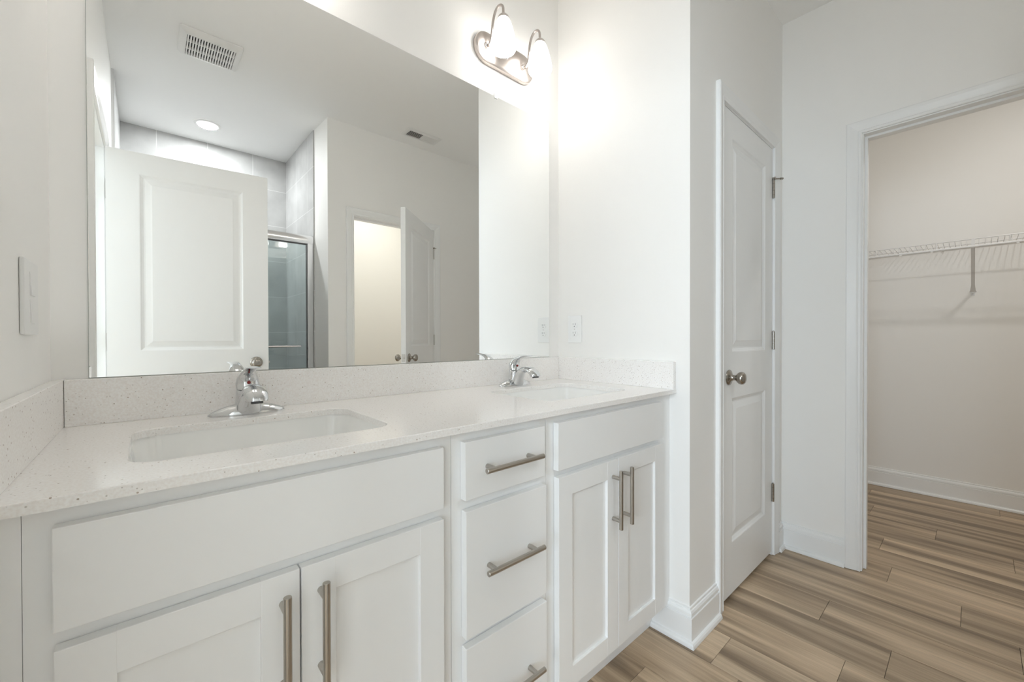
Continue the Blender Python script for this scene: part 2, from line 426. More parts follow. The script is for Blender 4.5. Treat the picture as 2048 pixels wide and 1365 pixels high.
# ------------------------------------------------------------------ trim
CW = 0.057
CPROF = [(0.0, 0.0), (0.0, 0.009), (0.004, 0.011), (0.010, 0.0115), (0.013, 0.009), (0.018, 0.0115), (0.040, 0.0165), (0.052, 0.0175), (0.057, 0.0145), (0.057, 0.0)]
def casing(mb, to3, n, a0, a1, top):
    """colonial casing round an opening a0..a1 in wall coordinates; n points out of the wall"""
    n = Vector(n)
    prof = CPROF
    rings = []
    for (a, z, da, dz) in ((a0, 0.002, -1, 0), (a0, top, -1, 1), (a1, top, 1, 1), (a1, 0.002, 1, 0)):
        rings.append([to3(a + da * p, z + dz * p) + n * t for p, t in prof])
    return mb.loft(rings)
REV = 0.005
def door_frame(name, axis, wall0, wall1, a0, a1, faces, label, stop):
    """jambs, stops and casings of one opening. axis: 'x' or 'y' the opening runs along; wall0..wall1 the wall's thickness"""
    mb = MB()
    def bx(p0, p1, q0, q1, z0, z1):
        if axis == 'x': mb.box(p0, p1, q0, q1, z0, z1)
        else: mb.box(q0, q1, p0, p1, z0, z1)
    bx(a0 - JT, a0, wall0, wall1, 0.002, HD + JT); bx(a1, a1 + JT, wall0, wall1, 0.002, HD + JT); bx(a0, a1, wall0, wall1, HD, HD + JT)
    s0, s1 = stop
    bx(a0, a0 + 0.010, s0, s1, 0.002, HD); bx(a1 - 0.010, a1, s0, s1, 0.002, HD); bx(a0 + 0.010, a1 - 0.010, s0, s1, HD - 0.010, HD)
    for w, d in faces:
        if axis == 'x': casing(mb, lambda a, z, w=w: Vector((a, w, z)), (0, d, 0), a0 - REV, a1 + REV, HD + REV)
        else: casing(mb, lambda a, z, w=w: Vector((w, a, z)), (d, 0, 0), a0 - REV, a1 + REV, HD + REV)
    return struct(name, mb, 'trim', label, 'door trim')
door_frame('trim_3', 'x', YL, YL + WT, LD0, LD1, [(YL, -1)], 'white casing around the closed linen closet door', (YL + 0.040, YL + 0.075))
door_frame('trim_4', 'y', XR, XR + WT, CO0, CO1, [(XR, -1), (XR + WT, 1)], 'white cased opening of the walk-in closet', (XR + 0.040, XR + 0.072))
door_frame('trim_5', 'x', YF - WT, YF, TD0, TD1, [(YF, 1)], 'white casing around the toilet room door', (YF - 0.072, YF - 0.040))
door_frame('trim_6', 'y', XL - WT, XL, BD0, BD1, [(XL, 1), (XL - WT, -1)], 'white casing around the open bathroom door', (XL - 0.072, XL - 0.040))

BPROF = [(0, 0), (0.0145, 0), (0.0145, 0.098), (0.0100, 0.0995), (0.0100, 0.1035), (0.0135, 0.1055), (0.0125, 0.115), (0.0085, 0.1215), (0.0050, 0.1225), (0.0050, 0.131), (0.0, 0.132)]
SPROF = [(0.0145, 0), (0.0270, 0), (0.0270, 0.006), (0.0255, 0.012), (0.0215, 0.0165), (0.0145, 0.0185)]
def skirting(name, path, label):
    """baseboard and shoe moulding along a floor path, room on the left hand side of the path"""
    pts = [Vector((x, y, 0.001)) for x, y in path]
    def offs(i):
        dirs = []
        if i > 0: dirs.append((pts[i] - pts[i - 1]).normalized())
        if i < len(pts) - 1: dirs.append((pts[i + 1] - pts[i]).normalized())
        ns = [Vector((-d.y, d.x, 0)) for d in dirs]
        if len(ns) == 1: return ns[0]
        s_ = ns[0] + ns[1]
        return s_ / (s_.dot(ns[0]))
    mb = MB()
    for prof in (BPROF, SPROF):
        mb.sweep(pts, prof, lambda i: (offs(i), Vector((0, 0, 1))))
    return struct(name, mb, 'trim', label, 'baseboard', smooth=25)
cas_o = REV + CW
skirting('baseboard_linen', [(LD0 - cas_o, YL), (XS, YL), (XS, 0.8205)], 'white baseboard wrapping the wall corner beside the vanity')
skirting('baseboard_right', [(XR, CO1 + cas_o), (XR, YL), (LD1 + cas_o, YL)], 'short white baseboard between the linen door and the closet opening')
skirting('baseboard_closet', [(XC, -1.2), (XC, Ym)], 'white baseboard along the closet back wall')
skirting('baseboard_front', [(1.010, YF), (TD0 - cas_o, YF)], 'white baseboard left of the toilet room door')
skirting('baseboard_corner', [(TD1 + cas_o, YF), (XR, YF), (XR, CO0 - cas_o)], 'white baseboard in the corner by the toilet room door')

# ------------------------------------------------------------------ doors
def panel_face(mb, w, h, y, n, panels, profile):
    """one face of a moulded door at depth y with outward sign n; panels (x0, x1, z0, z1); profile (inset, depth)"""
    bm = mb.bm
    xs = sorted({0, w, *[p[0] for p in panels], *[p[1] for p in panels]}); zs = sorted({0, h, *[p[2] for p in panels], *[p[3] for p in panels]})
    V = {}
    def v(x, z, d=0.0):
        key = (round(x, 5), round(z, 5), round(d, 5))
        if key not in V: V[key] = bm.verts.new((x, y - n * d, z))
        return V[key]
    for xa, xb in zip(xs[:-1], xs[1:]):
        for za, zb in zip(zs[:-1], zs[1:]):
            if any(p[0] <= xa and xb <= p[1] and p[2] <= za and zb <= p[3] for p in panels): continue
            bm.faces.new((v(xa, za), v(xb, za), v(xb, zb), v(xa, zb)))
    for (xa, xb, za, zb) in panels:
        pi, pd = 0.0, 0.0
        for i_, d in profile:
            a = [(xa + pi, za + pi), (xb - pi, za + pi), (xb - pi, zb - pi), (xa + pi, zb - pi)]
            b_ = [(xa + i_, za + i_), (xb - i_, za + i_), (xb - i_, zb - i_), (xa + i_, zb - i_)]
            for q in range(4):
                r_ = (q + 1) % 4
                bm.faces.new((v(*a[q], pd), v(*a[r_], pd), v(*b_[r_], d), v(*b_[q], d)))
            pi, pd = i_, d
        bm.faces.new([v(*c, pd) for c in [(xa + pi, za + pi), (xb - pi, za + pi), (xb - pi, zb - pi), (xa + pi, zb - pi)]])

DT = 0.035
MOULD = [(0.003, 0.001), (0.007, 0.0045), (0.016, 0.0095), (0.022, 0.0095), (0.044, 0.0045), (0.049, 0.0030), (0.053, 0.0030)]
def make_door(name, label, loc, rz, w, h, hand, stile, kz=0.9176, stop=False):
    """leaf runs along local x from the hinge pin; the knuckle side faces local -y (hand -1) or +y (hand 1)"""
    d = thing(name, label, 'door', loc, rz, kind='structure')
    y0, y1 = (0.0, DT) if hand < 0 else (-DT, 0.0)
    mb = MB()
    pans = [(stile, w - stile, 1.022, h - 0.108), (stile, w - stile, 0.215, 0.828)]
    panel_face(mb, w, h, y0, -1, pans, MOULD); panel_face(mb, w, h, y1, 1, pans, MOULD)
    bm = mb.bm
    for (p, q) in (((0, 0), (w, 0)), ((w, 0), (w, h)), ((w, h), (0, h)), ((0, h), (0, 0))):
        bm.faces.new([bm.verts.new(c) for c in ((p[0], y0, p[1]), (q[0], y0, q[1]), (q[0], y1, q[1]), (p[0], y1, p[1]))])
    bmesh.ops.remove_doubles(bm, verts=bm.verts[:], dist=1e-5)
    mb.build('leaf', 'door', d, local=True)
    kx = w - 0.062
    for sgn, yy in ((-1, y0), (1, y1)):
        k_ = MB()
        k_.lathe([(0.0, 0.0), (0.031, 0.0), (0.0325, 0.003), (0.031, 0.006), (0.024, 0.009), (0.015, 0.012), (0.0115, 0.018), (0.0105, 0.026), (0.012, 0.032),
                  (0.019, 0.036), (0.0245, 0.043), (0.0262, 0.051), (0.0245, 0.058), (0.019, 0.063), (0.010, 0.066), (0.0, 0.0668)], (kx, yy, kz), (0, sgn, 0), 28)
        k_.build('knob', 'knob', d, smooth=50, local=True)
    MB().box(w - 0.001, w + 0.0012, y0 + 0.005, y1 - 0.005, kz - 0.028, kz + 0.028).cyl((w, (y0 + y1) / 2, kz), (w + 0.008, (y0 + y1) / 2, kz), 0.006, 12).build('latch_plate', 'steel', d, local=True)
    yk = -0.0055 if hand < 0 else 0.0055
    for hz in (0.30, 1.068, 1.828):
        hb = MB()
        for q in range(5):
            hb.cyl((-0.0005, yk, hz - 0.045 + q * 0.018 + 0.0004), (-0.0005, yk, hz - 0.045 + (q + 1) * 0.018 - 0.0004), 0.0062, 12)
        hb.sphere((-0.0005, yk, hz + 0.046), 0.0045, seg=10)
        s_ = 1 if hand < 0 else -1
        # leaves: one on the door edge, one on the jamb
        ya, yb = sorted((0.0, s_ * 0.030))
        hb.box(-0.0015, 0.0, ya, yb, hz - 0.045, hz + 0.045)
        hn = hb.build('hinge', 'knob' if name == 'door_1' else 'steel', d, smooth=40, local=True)
    if stop:
        sb = MB(); hz = 1.828 + 0.047
        dd = -1 if hand < 0 else 1
        sb.cyl((0, yk, hz), (0, yk, hz + 0.010), 0.0095, 14)
        sb.cyl((0, yk, hz + 0.005), (-0.034, yk + dd * 0.028, hz + 0.007), 0.0036, 10)
        sb.cyl((-0.026, yk + dd * 0.0225, hz + 0.0065), (-0.036, yk + dd * 0.030, hz + 0.007), 0.0055, 12)
        sb.cyl((0, yk, hz + 0.005), (0.022, yk + dd * 0.012, hz + 0.004), 0.0036, 10)
        sb.build('door_stop', 'knob', d, smooth=40, local=True)
    return d
DZ = 0.0205
make_door('door_1', 'closed white two panel linen closet door with a nickel knob', (2.3575, YL + 0.001, DZ), math.pi, 0.6125, 2.0285, 1, 0.100, stop=True)
make_door('door_2', 'open white panelled bathroom door filling the left of the mirror', (-0.1445, -0.2535, DZ), math.radians(4.83), 0.686, 2.0285, -1, 0.122, kz=0.945)
make_door('door_3', 'half open white toilet room door with a nickel knob on each side', (1.9020, YF + 0.006, DZ), math.radians(137.3), 0.691, 2.0285, -1, 0.118, kz=0.940, stop=True)

# ------------------------------------------------------------------ vanity
def handle(mb, axis, c, L=0.178, post=0.128, y=YD):
    """bar pull centred at c=(x, z), bar along 'x' or 'z'"""
    yb = y - 0.030; x, z = c
    ax = Vector((1, 0, 0)) if axis == 'x' else Vector((0, 0, 1)); c3 = Vector((x, yb, z))
    mb.cyl(c3 - ax * L / 2, c3 + ax * L / 2, 0.0062, 20, ch=0.0008)
    for s_ in (-1, 1):
        p = c3 + ax * s_ * post / 2
        mb.cyl((p.x, y, p.z), (p.x, yb, p.z), 0.0058, 16)
    return mb
def slab(x0, x1, z0, z1):
    return MB().box(x0, x1, YD, YFF - 0.0015, z0, z1, bevel=0.0012)
def shaker(x0, x1, z0, z1, fr_=0.0555):
    mb = MB()
    yb = YFF - 0.0015
    mb.box(x0, x0 + fr_, YD, yb, z0, z1, bevel=0.001); mb.box(x1 - fr_, x1, YD, yb, z0, z1, bevel=0.001)
    mb.box(x0 + fr_ - 0.0008, x1 - fr_ + 0.0008, YD + 0.0003, yb, z1 - fr_, z1, bevel=0.001); mb.box(x0 + fr_ - 0.0008, x1 - fr_ + 0.0008, YD + 0.0003, yb, z0, z0 + fr_, bevel=0.001)
    mb.box(x0 + fr_ - 0.003, x1 - fr_ + 0.003, YD + 0.0085, yb - 0.002, z0 + fr_ - 0.003, z1 - fr_ + 0.003)
    return mb
ZT = HC - TH - 0.0005
def cabinet(name, label, x0, x1, rails, mids=(), fill=None):
    xc = (x0 + x1) / 2
    c = thing(name, label, 'cabinet', (xc, YFF, 0), group='vanity cabinets')
    g = 0.0006
    a, b_ = x0 + g, x1 - g
    mb = MB()
    mb.box(a, a + 0.016, YFF + 0.0195, Ym - 0.004, 0.11, ZT); mb.box(b_ - 0.016, b_, YFF + 0.0195, Ym - 0.004, 0.11, ZT)
    mb.box(a + 0.016, b_ - 0.016, YFF + 0.0195, Ym - 0.004, 0.11, 0.126); mb.box(a + 0.016, b_ - 0.016, Ym - 0.010, Ym - 0.004, 0.126, ZT)
    mb.build('carcass', 'cabin', c)
    mb = MB()
    mb.box(a, a + 0.040, YFF, YFF + 0.019, 0.11, ZT); mb.box(b_ - 0.040, b_, YFF, YFF + 0.019, 0.11, ZT)
    for z0, z1 in rails: mb.box(a + 0.040, b_ - 0.040, YFF, YFF + 0.019, z0, z1)
    for m0, m1, z0, z1 in mids: mb.box(m0, m1, YFF, YFF + 0.019, z0, z1)
    mb.build('face_frame', 'cab', c)
    MB().box(a, b_, 0.8215, 0.8335, 0.001, 0.1095).build('toe_kick', 'cab', c)
    if fill:
        f = MB()
        for f0, f1 in fill: f.box(f0, f1, YFF + 0.0005, YFF + 0.0185, 0.11, ZT)
        f.build('filler_strip', 'cab', c)
        f = MB()
        for f0, f1 in fill: f.box(f0, f1, 0.8215, 0.8335, 0.001, 0.1095)
        f.build('toe_filler', 'cab', c)
    return c
SRAILS = [(0.855, ZT), (0.715, 0.765), (0.11, 0.155)]
XA, XB, XD, XE = -0.1145, 0.4925, 0.7900, 1.4040
c1 = cabinet('sink_base_cabinet', 'white sink base cabinet under the left basin, two shaker doors and a plain front', XA, XB, SRAILS, fill=[(XL + 0.001, XA)])
slab(-0.0875, 0.4630, 0.7465, 0.8743).build('false_front', 'cab', c1)
d = shaker(-0.0870, 0.1857, 0.138, 0.7245).build('door', 'cab', c1); handle(MB(), 'z', (0.1605, 0.613)).build('handle', 'nickel', d, smooth=40)
d = shaker(0.1882, 0.4625, 0.138, 0.7245).build('door', 'cab', c1); handle(MB(), 'z', (0.2183, 0.613)).build('handle', 'nickel', d, smooth=40)
c2 = cabinet('drawer_base_cabinet', 'narrow white vanity cabinet with three drawers, between the two sink cabinets', XB, XD, [(0.86, ZT), (0.71, 0.76), (0.405, 0.455), (0.11, 0.155)])
for x0, x1, z0, z1, hz in ((0.5168, 0.7675, 0.7470, 0.8757, 0.8120), (0.5187, 0.7725, 0.4405, 0.7225, 0.5850), (0.5187, 0.7735, 0.1380, 0.4200, 0.2800)):
    d = slab(x0, x1, z0, z1).build('drawer', 'cab', c2)
    handle(MB(), 'x', ((x0 + x1) / 2, hz)).build('handle', 'nickel', d, smooth=40)
c3 = cabinet('sink_base_cabinet', 'white sink base cabinet under the right basin, beside the linen closet wall', XD, XE, SRAILS, fill=[(XE, XS - 0.001)])
slab(0.8180, 1.3690, 0.7470, 0.8760).build('false_front', 'cab', c3)
d = shaker(0.8205, 1.0950, 0.138, 0.7280).build('door', 'cab', c3); handle(MB(), 'z', (1.0660, 0.613)).build('handle', 'nickel', d, smooth=40)
d = shaker(1.0972, 1.3715, 0.138, 0.7280, 0.054).build('door', 'cab', c3); handle(MB(), 'z', (1.1250, 0.613)).build('handle', 'nickel', d, smooth=40)

# countertop with two cut-outs
ct = thing('countertop', 'long white speckled quartz vanity top with backsplashes', 'countertop', ((XL + XS) / 2, YC, HC))
SINKS = (0.1885, 1.1065)
SW, SY0, SY1 = 0.212, 0.838, 1.150
def counter_mesh():
    mb = MB(); bm = mb.bm
    xa, xb, ya, yb = XL + 0.0008, XS - 0.0008, YC, Ym - 0.0008
    outer = [(xa, ya), (xb, ya), (xb, yb), (xa, yb)]
    loops = [outer] + [[(p.x, p.y) for p in rrect(c - SW, c + SW, SY0, SY1, 0.045, 0, 7)] for c in SINKS]
    edges = []
    for lp in loops:
        vs = [bm.verts.new((x, y, HC)) for x, y in lp]
        for i in range(len(vs)): edges.append(bm.edges.new((vs[i], vs[(i + 1) % len(vs)])))
    bmesh.ops.triangle_fill(bm, use_beauty=True, edges=edges)
    ret = bmesh.ops.extrude_face_region(bm, geom=bm.faces[:])
    for v in [g for g in ret['geom'] if isinstance(g, bmesh.types.BMVert)]: v.co.z = HC - TH
    bmesh.ops.recalc_face_normals(bm, faces=bm.faces[:])
    sharp = [e_ for e_ in bm.edges if len(e_.link_faces) == 2 and abs(e_.link_faces[0].normal.dot(e_.link_faces[1].normal)) < 0.3 and all(abs(v.co.z - HC) < 1e-5 for v in e_.verts)]
    bmesh.ops.bevel(bm, geom=sharp, offset=0.0016, segments=2, affect='EDGES', profile=0.5)
    return mb
counter_mesh().build('slab', 'quartz', ct)
BS = 0.1015
MB().box(XL + 0.021, XS - 0.021, Ym - 0.0208, Ym - 0.0008, HC, HC + BS, bevel=0.0012).build('backsplash', 'quartz', ct)
MB().box(XL + 0.0008, XL + 0.0205, YC + 0.001, Ym - 0.001, HC, HC + BS, bevel=0.0012).build('side_splash', 'quartz', ct)
MB().box(XS - 0.0205, XS - 0.0008, YC + 0.001, Ym - 0.001, HC, HC + BS, bevel=0.0012).build('side_splash', 'quartz', ct)

# sinks
def make_sink(label, xc):
    s_ = thing('undermount_sink', label, 'sink', (xc, 0.994, HC - TH), group='undermount sinks')
    mb = MB(); hw, hd = SW, (SY1 - SY0) / 2
    def ring(inset, r, z): return rrect(-hw + inset, hw - inset, -hd + inset, hd - inset, r, z, 7)
    inner = [(-0.003, 0.046, -0.0005), (-0.001, 0.046, -0.010), (0.006, 0.045, -0.050), (0.016, 0.045, -0.095), (0.030, 0.050, -0.118), (0.055, 0.060, -0.131), (0.100, 0.050, -0.137)]
    rings = [ring(*a) for a in inner] + [[Vector((0.021 * math.cos(2 * math.pi * (k + 0.5 - 4) / 32 + math.pi / 4), 0.021 * math.sin(2 * math.pi * (k + 0.5 - 4) / 32 + math.pi / 4), -0.142)) for k in range(32)]]
    outer = [(0.090, 0.050, -0.150), (0.040, 0.055, -0.142), (0.010, 0.05, -0.105), (-0.012, 0.05, -0.030), (-0.014, 0.05, -0.014), (-0.026, 0.055, -0.012), (-0.026, 0.055, -0.0005)]
    allr = [ring(*a) for a in outer] + rings
    mb.loft(allr, cap0=True, cap1=True)
    mb.build('basin', 'porc', s_, smooth=50, local=True)
    MB().lathe([(0.0, -0.1425), (0.0205, -0.1425), (0.0225, -0.1385), (0.019, -0.1375), (0.015, -0.140), (0.0, -0.1395)], (0, 0, 0), (0, 0, 1), 24).build('drain', 'chrome', s_, smooth=40, local=True)
    return s_
make_sink('rectangular white undermount basin nearest the left wall', SINKS[0])
make_sink('rectangular white undermount basin nearest the wall outlet', SINKS[1])

# faucets
def ell(c, u, v, a, b_, n=20, p=2.0):
    c, u, v = Vector(c), Vector(u), Vector(v); out_ = []
    for k in range(n):
        t = 2 * math.pi * k / n; cs, sn_ = math.cos(t), math.sin(t)
        out_.append(c + u * a * math.copysign(abs(cs) ** (2 / p), cs) + v * b_ * math.copysign(abs(sn_) ** (2 / p), sn_))
    return out_
def yz_loft(mb, stations, n=24, p=2.0):
    """stations (y, z, half width x, half height in plane, tilt in degrees of the section normal from +z towards -y)"""
    rings = []
    for y, z, a, h, tl in stations:
        t = math.radians(tl); v = Vector((0, math.cos(t), math.sin(t)))
        rings.append(ell((0, y, z), (1, 0, 0), v, a, h, n, p))
    return mb.loft(rings)
def make_faucet(label, xc):
    f = thing('faucet', label, 'faucet', (xc, 1.226, HC), group='chrome lever faucets')
    mb = MB(); prof = []
    for z, sx_, sy_ in ((0.0002, 0.0825, 0.0285), (0.0025, 0.0835, 0.0290), (0.006, 0.0810, 0.0283), (0.011, 0.0735, 0.0260), (0.016, 0.0625, 0.0232), (0.021, 0.0480, 0.0205), (0.025, 0.0300, 0.0175), (0.0265, 0.0150, 0.0120)):
        prof.append(ell((0, 0, z), (1, 0, 0), (0, 1, 0), sx_, sy_, 40, 1.75))
    mb.loft(prof).build('base_plate', 'chrome', f, smooth=60, local=True)
    mb = MB()
    yz_loft(mb, [(0.001, 0.004, 0.0330, 0.0255, 0), (0.001, 0.016, 0.0300, 0.0235, 0), (0.001, 0.032, 0.0270, 0.0215, 1), (0.001, 0.050, 0.0258, 0.0205, 5), (0.000, 0.0610, 0.0252, 0.0200, 10), (0.000, 0.0622, 0.0235, 0.0185, 11)])
    mb.build('body', 'chrome', f, smooth=60, local=True)
    mb = MB()   # spout: rises out of the front of the body and arches over the basin
    yz_loft(mb, [(-0.014, 0.003, 0.0290, 0.0170, 0), (-0.018, 0.022, 0.0265, 0.0170, 8), (-0.026, 0.040, 0.0235, 0.0165, 28), (-0.039, 0.0555, 0.0215, 0.0145, 52), (-0.056, 0.0655, 0.0205, 0.0120, 74),
                 (-0.075, 0.0690, 0.0215, 0.0110, 92), (-0.093, 0.0655, 0.0238, 0.0120, 116), (-0.107, 0.0570, 0.0250, 0.0135, 142), (-0.1145, 0.0475, 0.0240, 0.0140, 164), (-0.1165, 0.0430, 0.0225, 0.0132, 172), (-0.1165, 0.0425, 0.0170, 0.0105, 174)])
    mb.build('spout', 'chrome', f, smooth=60, local=True)
    MB().cyl((0, -0.1160, 0.0445), (0, -0.1168, 0.0375), 0.0125, 24).build('aerator', 'rubber', f, smooth=40, local=True)
    mb = MB()   # lever handle: domed at the body, narrowing and flaring to a flat paddle
    yz_loft(mb, [(0.000, 0.0632, 0.0235, 0.0185, 11), (0.000, 0.0640, 0.0254, 0.0202, 11), (0.003, 0.075, 0.0262, 0.0192, 16), (0.001, 0.087, 0.0240, 0.0165, 28), (-0.006, 0.098, 0.0200, 0.0125, 42), (-0.018, 0.1070, 0.0155, 0.0088, 58),
                 (-0.034, 0.1135, 0.0125, 0.0062, 72), (-0.050, 0.1170, 0.0122, 0.0048, 80), (-0.066, 0.1188, 0.0140, 0.0038, 84), (-0.080, 0.1196, 0.0160, 0.0030, 87), (-0.0865, 0.1198, 0.0150, 0.0016, 88)])
    h_ = mb.build('handle', 'chrome', f, smooth=60, local=True)
    MB().cyl((0, -0.0120, 0.0800), (0, -0.0172, 0.0785), 0.0040, 16, ch=0.0008).build('indicator_dot', 'red', h_, smooth=40, local=True)['label'] = 'red hot water dot'
    return f
make_faucet('chrome single lever faucet behind the basin nearest the left wall', SINKS[0] + 0.002)
make_faucet('chrome single lever faucet behind the basin nearest the wall outlet', 1.1030)

# ------------------------------------------------------------------ mirror
MX0, MX1, MZ0, MZ1 = -0.0976, 1.389, HC + BS + 0.0006, 2.0923
mir = thing('mirror', 'large frameless rectangular mirror above the vanity backsplash', 'mirror', ((MX0 + MX1) / 2, Ym, MZ0))
MB().box(MX0, MX1, Ym - 0.0030, Ym - 0.0006, MZ0, MZ1).build('backing', 'mirror_edge', mir)
MB().box(MX0 + 0.0008, MX1 - 0.0008, Ym - 0.0040, Ym - 0.0031, MZ0 + 0.0008, MZ1 - 0.0008).build('silvered_glass', 'mirror', mir)
for cx in (0.22, 1.0727):
    MB().box(cx - 0.009, cx + 0.009, Ym - 0.0068, Ym - 0.0005, MZ1 + 0.0004, MZ1 + 0.011, bevel=0.0012).box(cx - 0.009, cx + 0.009, Ym - 0.0068, Ym - 0.0044, MZ1 - 0.009, MZ1 + 0.003, bevel=0.001).cyl((cx, Ym - 0.0066, MZ1 + 0.005), (cx, Ym - 0.0082, MZ1 + 0.005), 0.004, 12).build('clip', 'plastic', mir)

# ------------------------------------------------------------------ vanity lights
def make_vanity_light(label, xc, z):
    v = thing('vanity_light', label, 'wall lamp', (xc, Ym, z), group='two-shade vanity lights')
    mb = MB(); n = 12
    def stad(g, y):
        pts = []
        r = 0.0600 - g; hx = 0.0965
        for cx, a0 in ((hx, -90), (-hx, 90)):
            for k in range(n + 1):
                a = math.radians(a0 + 180 * k / n); pts.append(Vector((cx + r * math.cos(a), y, r * math.sin(a))))
        return pts
    mb.loft([stad(0, -0.0005), stad(0, -0.014), stad(0.0015, -0.0175), stad(0.006, -0.0195), stad(0.009, -0.0205)])
    bpz = mb.build('back_plate', 'satin', v, smooth=40, local=True)
    MB().lathe([(0.0, 0.0), (0.0055, 0.0), (0.0055, 0.003), (0.004, 0.006), (0.0, 0.007)], (0, -0.0205, 0), (0, -1, 0), 16).build('finial', 'chrome', bpz, smooth=50, local=True)
    D = 0.096
    for ax in (-0.0810, 0.1195):
        bx_ = ax - 0.026
        pts = spline([(bx_, -0.019, 0.002), (bx_ + 0.003, -0.033, -0.004), (bx_ + 0.006, -0.044, 0.014), (bx_ + 0.010, -0.046, 0.055), (bx_ + 0.014, -0.048, 0.092), (bx_ + 0.018, -0.058, 0.124), (bx_ + 0.022, -0.076, 0.136), (ax, -0.092, 0.125), (ax, -D, 0.087)], 6)
        am = MB().tube(pts, 0.0050, 12)
        am.lathe([(0.0105, 0.0), (0.0100, 0.003), (0.006, 0.006)], (bx_, -0.0195, 0.002), (0, -1, 0), 16)
        am.build('arm', 'satin', v, smooth=50, local=True)
        MB().lathe([(0.0, 0.0), (0.0225, 0.0), (0.0235, 0.003), (0.0205, 0.010), (0.0145, 0.017), (0.0085, 0.022), (0.0, 0.023)], (ax, -D, 0.072), (0, 0, 1), 24).build('socket_cap', 'satin', v, smooth=40, local=True)
        oprof = [(r, h_ + 0.008) for r, h_ in [(0.0195, 0.068), (0.0235, 0.062), (0.0290, 0.050), (0.0355, 0.030), (0.0415, 0.008), (0.0470, -0.016), (0.0500, -0.034), (0.0500, -0.042), (0.0475, -0.050), (0.0450, -0.054)]]
        iprof = [(r - 0.003, h_) for r, h_ in oprof][::-1]
        s_ = MB().lathe(oprof + iprof, (ax, -D, 0), (0, 0, 1), 32, cap0=False, cap1=False).build('shade', 'shade', v, smooth=50, local=True)
        MB().lathe([(0.0, 0.055), (0.013, 0.055), (0.013, 0.042), (0.020, 0.026), (0.028, 0.008), (0.030, -0.006), (0.027, -0.018), (0.018, -0.028), (0.0, -0.031)], (ax, -D, 0.008), (0, 0, 1), 24).build('bulb', 'bulb', s_, smooth=60, local=True)
    return v
make_vanity_light('satin nickel two-shade vanity light above the right basin', 1.1175, 2.261)
make_vanity_light('satin nickel two-shade vanity light above the left basin, glinting in the shower glass', 0.1985, 2.261)

# ------------------------------------------------------------------ outlet and switch
o_ = thing('wall_outlet', 'white duplex outlet above the right side splash', 'outlet', (XS, 1.208, 1.143), math.pi / 2)
# local: x along the wall (+x = world +y), y towards the wall (+y = world -x), front faces +y
MB().box(-0.0395, 0.0395, 0.0003, 0.0060, -0.062, 0.062, bevel=0.0022).build('cover_plate', 'plastic', o_, local=True)
for zz in (-0.0195, 0.0195):
    r_ = MB(); pts = []
    for q, y in ((0.0, 0.005), (0.0, 0.0072), (0.001, 0.0078)):
        pts.append([Vector((x * (1 - q / 0.017), y, zz + z * (1 - q / 0.017))) for x, z in ((-0.010, -0.0142), (0.010, -0.0142), (0.0165, -0.007), (0.0165, 0.007), (0.010, 0.0142), (-0.010, 0.0142), (-0.0165, 0.007), (-0.0165, -0.007))])
    rc = r_.loft(pts).build('receptacle', 'plastic', o_, local=True)
    MB().box(-0.0075, -0.0055, 0.0074, 0.0080, zz - 0.001, zz + 0.0085).box(0.0055, 0.0075, 0.0074, 0.0080, zz + 0.0005, zz + 0.0075).cyl((0, 0.0074, zz - 0.0065), (0, 0.0080, zz - 0.0065), 0.0026, 12).build('slots', 'grey', rc, local=True)
MB().cyl((0, 0.0058, 0), (0, 0.0070, 0), 0.003, 12).build('screw', 'steel', o_, local=True)

s_ = thing('light_switch', 'white double rocker switch on the left wall above the side splash', 'switch', (XL, 1.080, 1.1745), -math.pi / 2)
# front faces local +y = world +x; local x = world -y
MB().box(-0.0575, 0.0575, 0.0003, 0.0062, -0.0635, 0.0635, bevel=0.0024).build('cover_plate', 'plastic', s_, local=True)
for zz in (-0.0235, 0.0235):
    mb = MB()
    mb.loft([[Vector((-0.0165, 0.0058, zz - 0.0205)), Vector((0.0165, 0.0058, zz - 0.0205)), Vector((0.0165, 0.0058, zz + 0.0205)), Vector((-0.0165, 0.0058, zz + 0.0205))],
             [Vector((-0.0160, 0.0088, zz - 0.0200)), Vector((0.0160, 0.0088, zz - 0.0200)), Vector((0.0160, 0.0066, zz + 0.0200)), Vector((-0.0160, 0.0066, zz + 0.0200))]])
    mb.build('rocker', 'plastic', s_, local=True)

# ------------------------------------------------------------------ ceiling fittings
f = thing('exhaust_fan', 'white slotted exhaust fan grille on the ceiling above the bathroom door', 'fan', (0.2785, -0.267, ZC))
mb = MB(); hx, hy = 0.1405, 0.134
gx, gy = 0.109, 0.0985
def rr(a, b_, r, z): return rrect(-a, a, -b_, b_, r, z, 5)
mb.loft([rr(hx, hy, 0.012, -0.0005), rr(hx, hy, 0.012, -0.006), rr(hx - 0.010, hy - 0.010, 0.010, -0.018), rr(gx + 0.004, gy + 0.004, 0.004, -0.026), rr(gx, gy, 0.003, -0.026), rr(gx, gy, 0.003, -0.010)], cap0=False, cap1=False)
mb.build('cover', 'plastic', f, smooth=30, local=True)
mb = MB(); ns = 18; st = 2 * gx / ns
for q in range(ns):
    x = -gx + st * (q + 0.5); mb.box(x - st * 0.27, x + st * 0.27, -gy, gy, -0.025, -0.0115)
for yy in (-gy / 3 - 0.004, gy / 3 + 0.004): mb.box(-gx, gx, yy - 0.003, yy + 0.003, -0.0255, -0.013)
mb.build('grille', 'plastic', f, local=True)
MB().box(-gx, gx, -gy, gy, -0.0085, -0.0010).build('housing', 'dark', f, local=True)

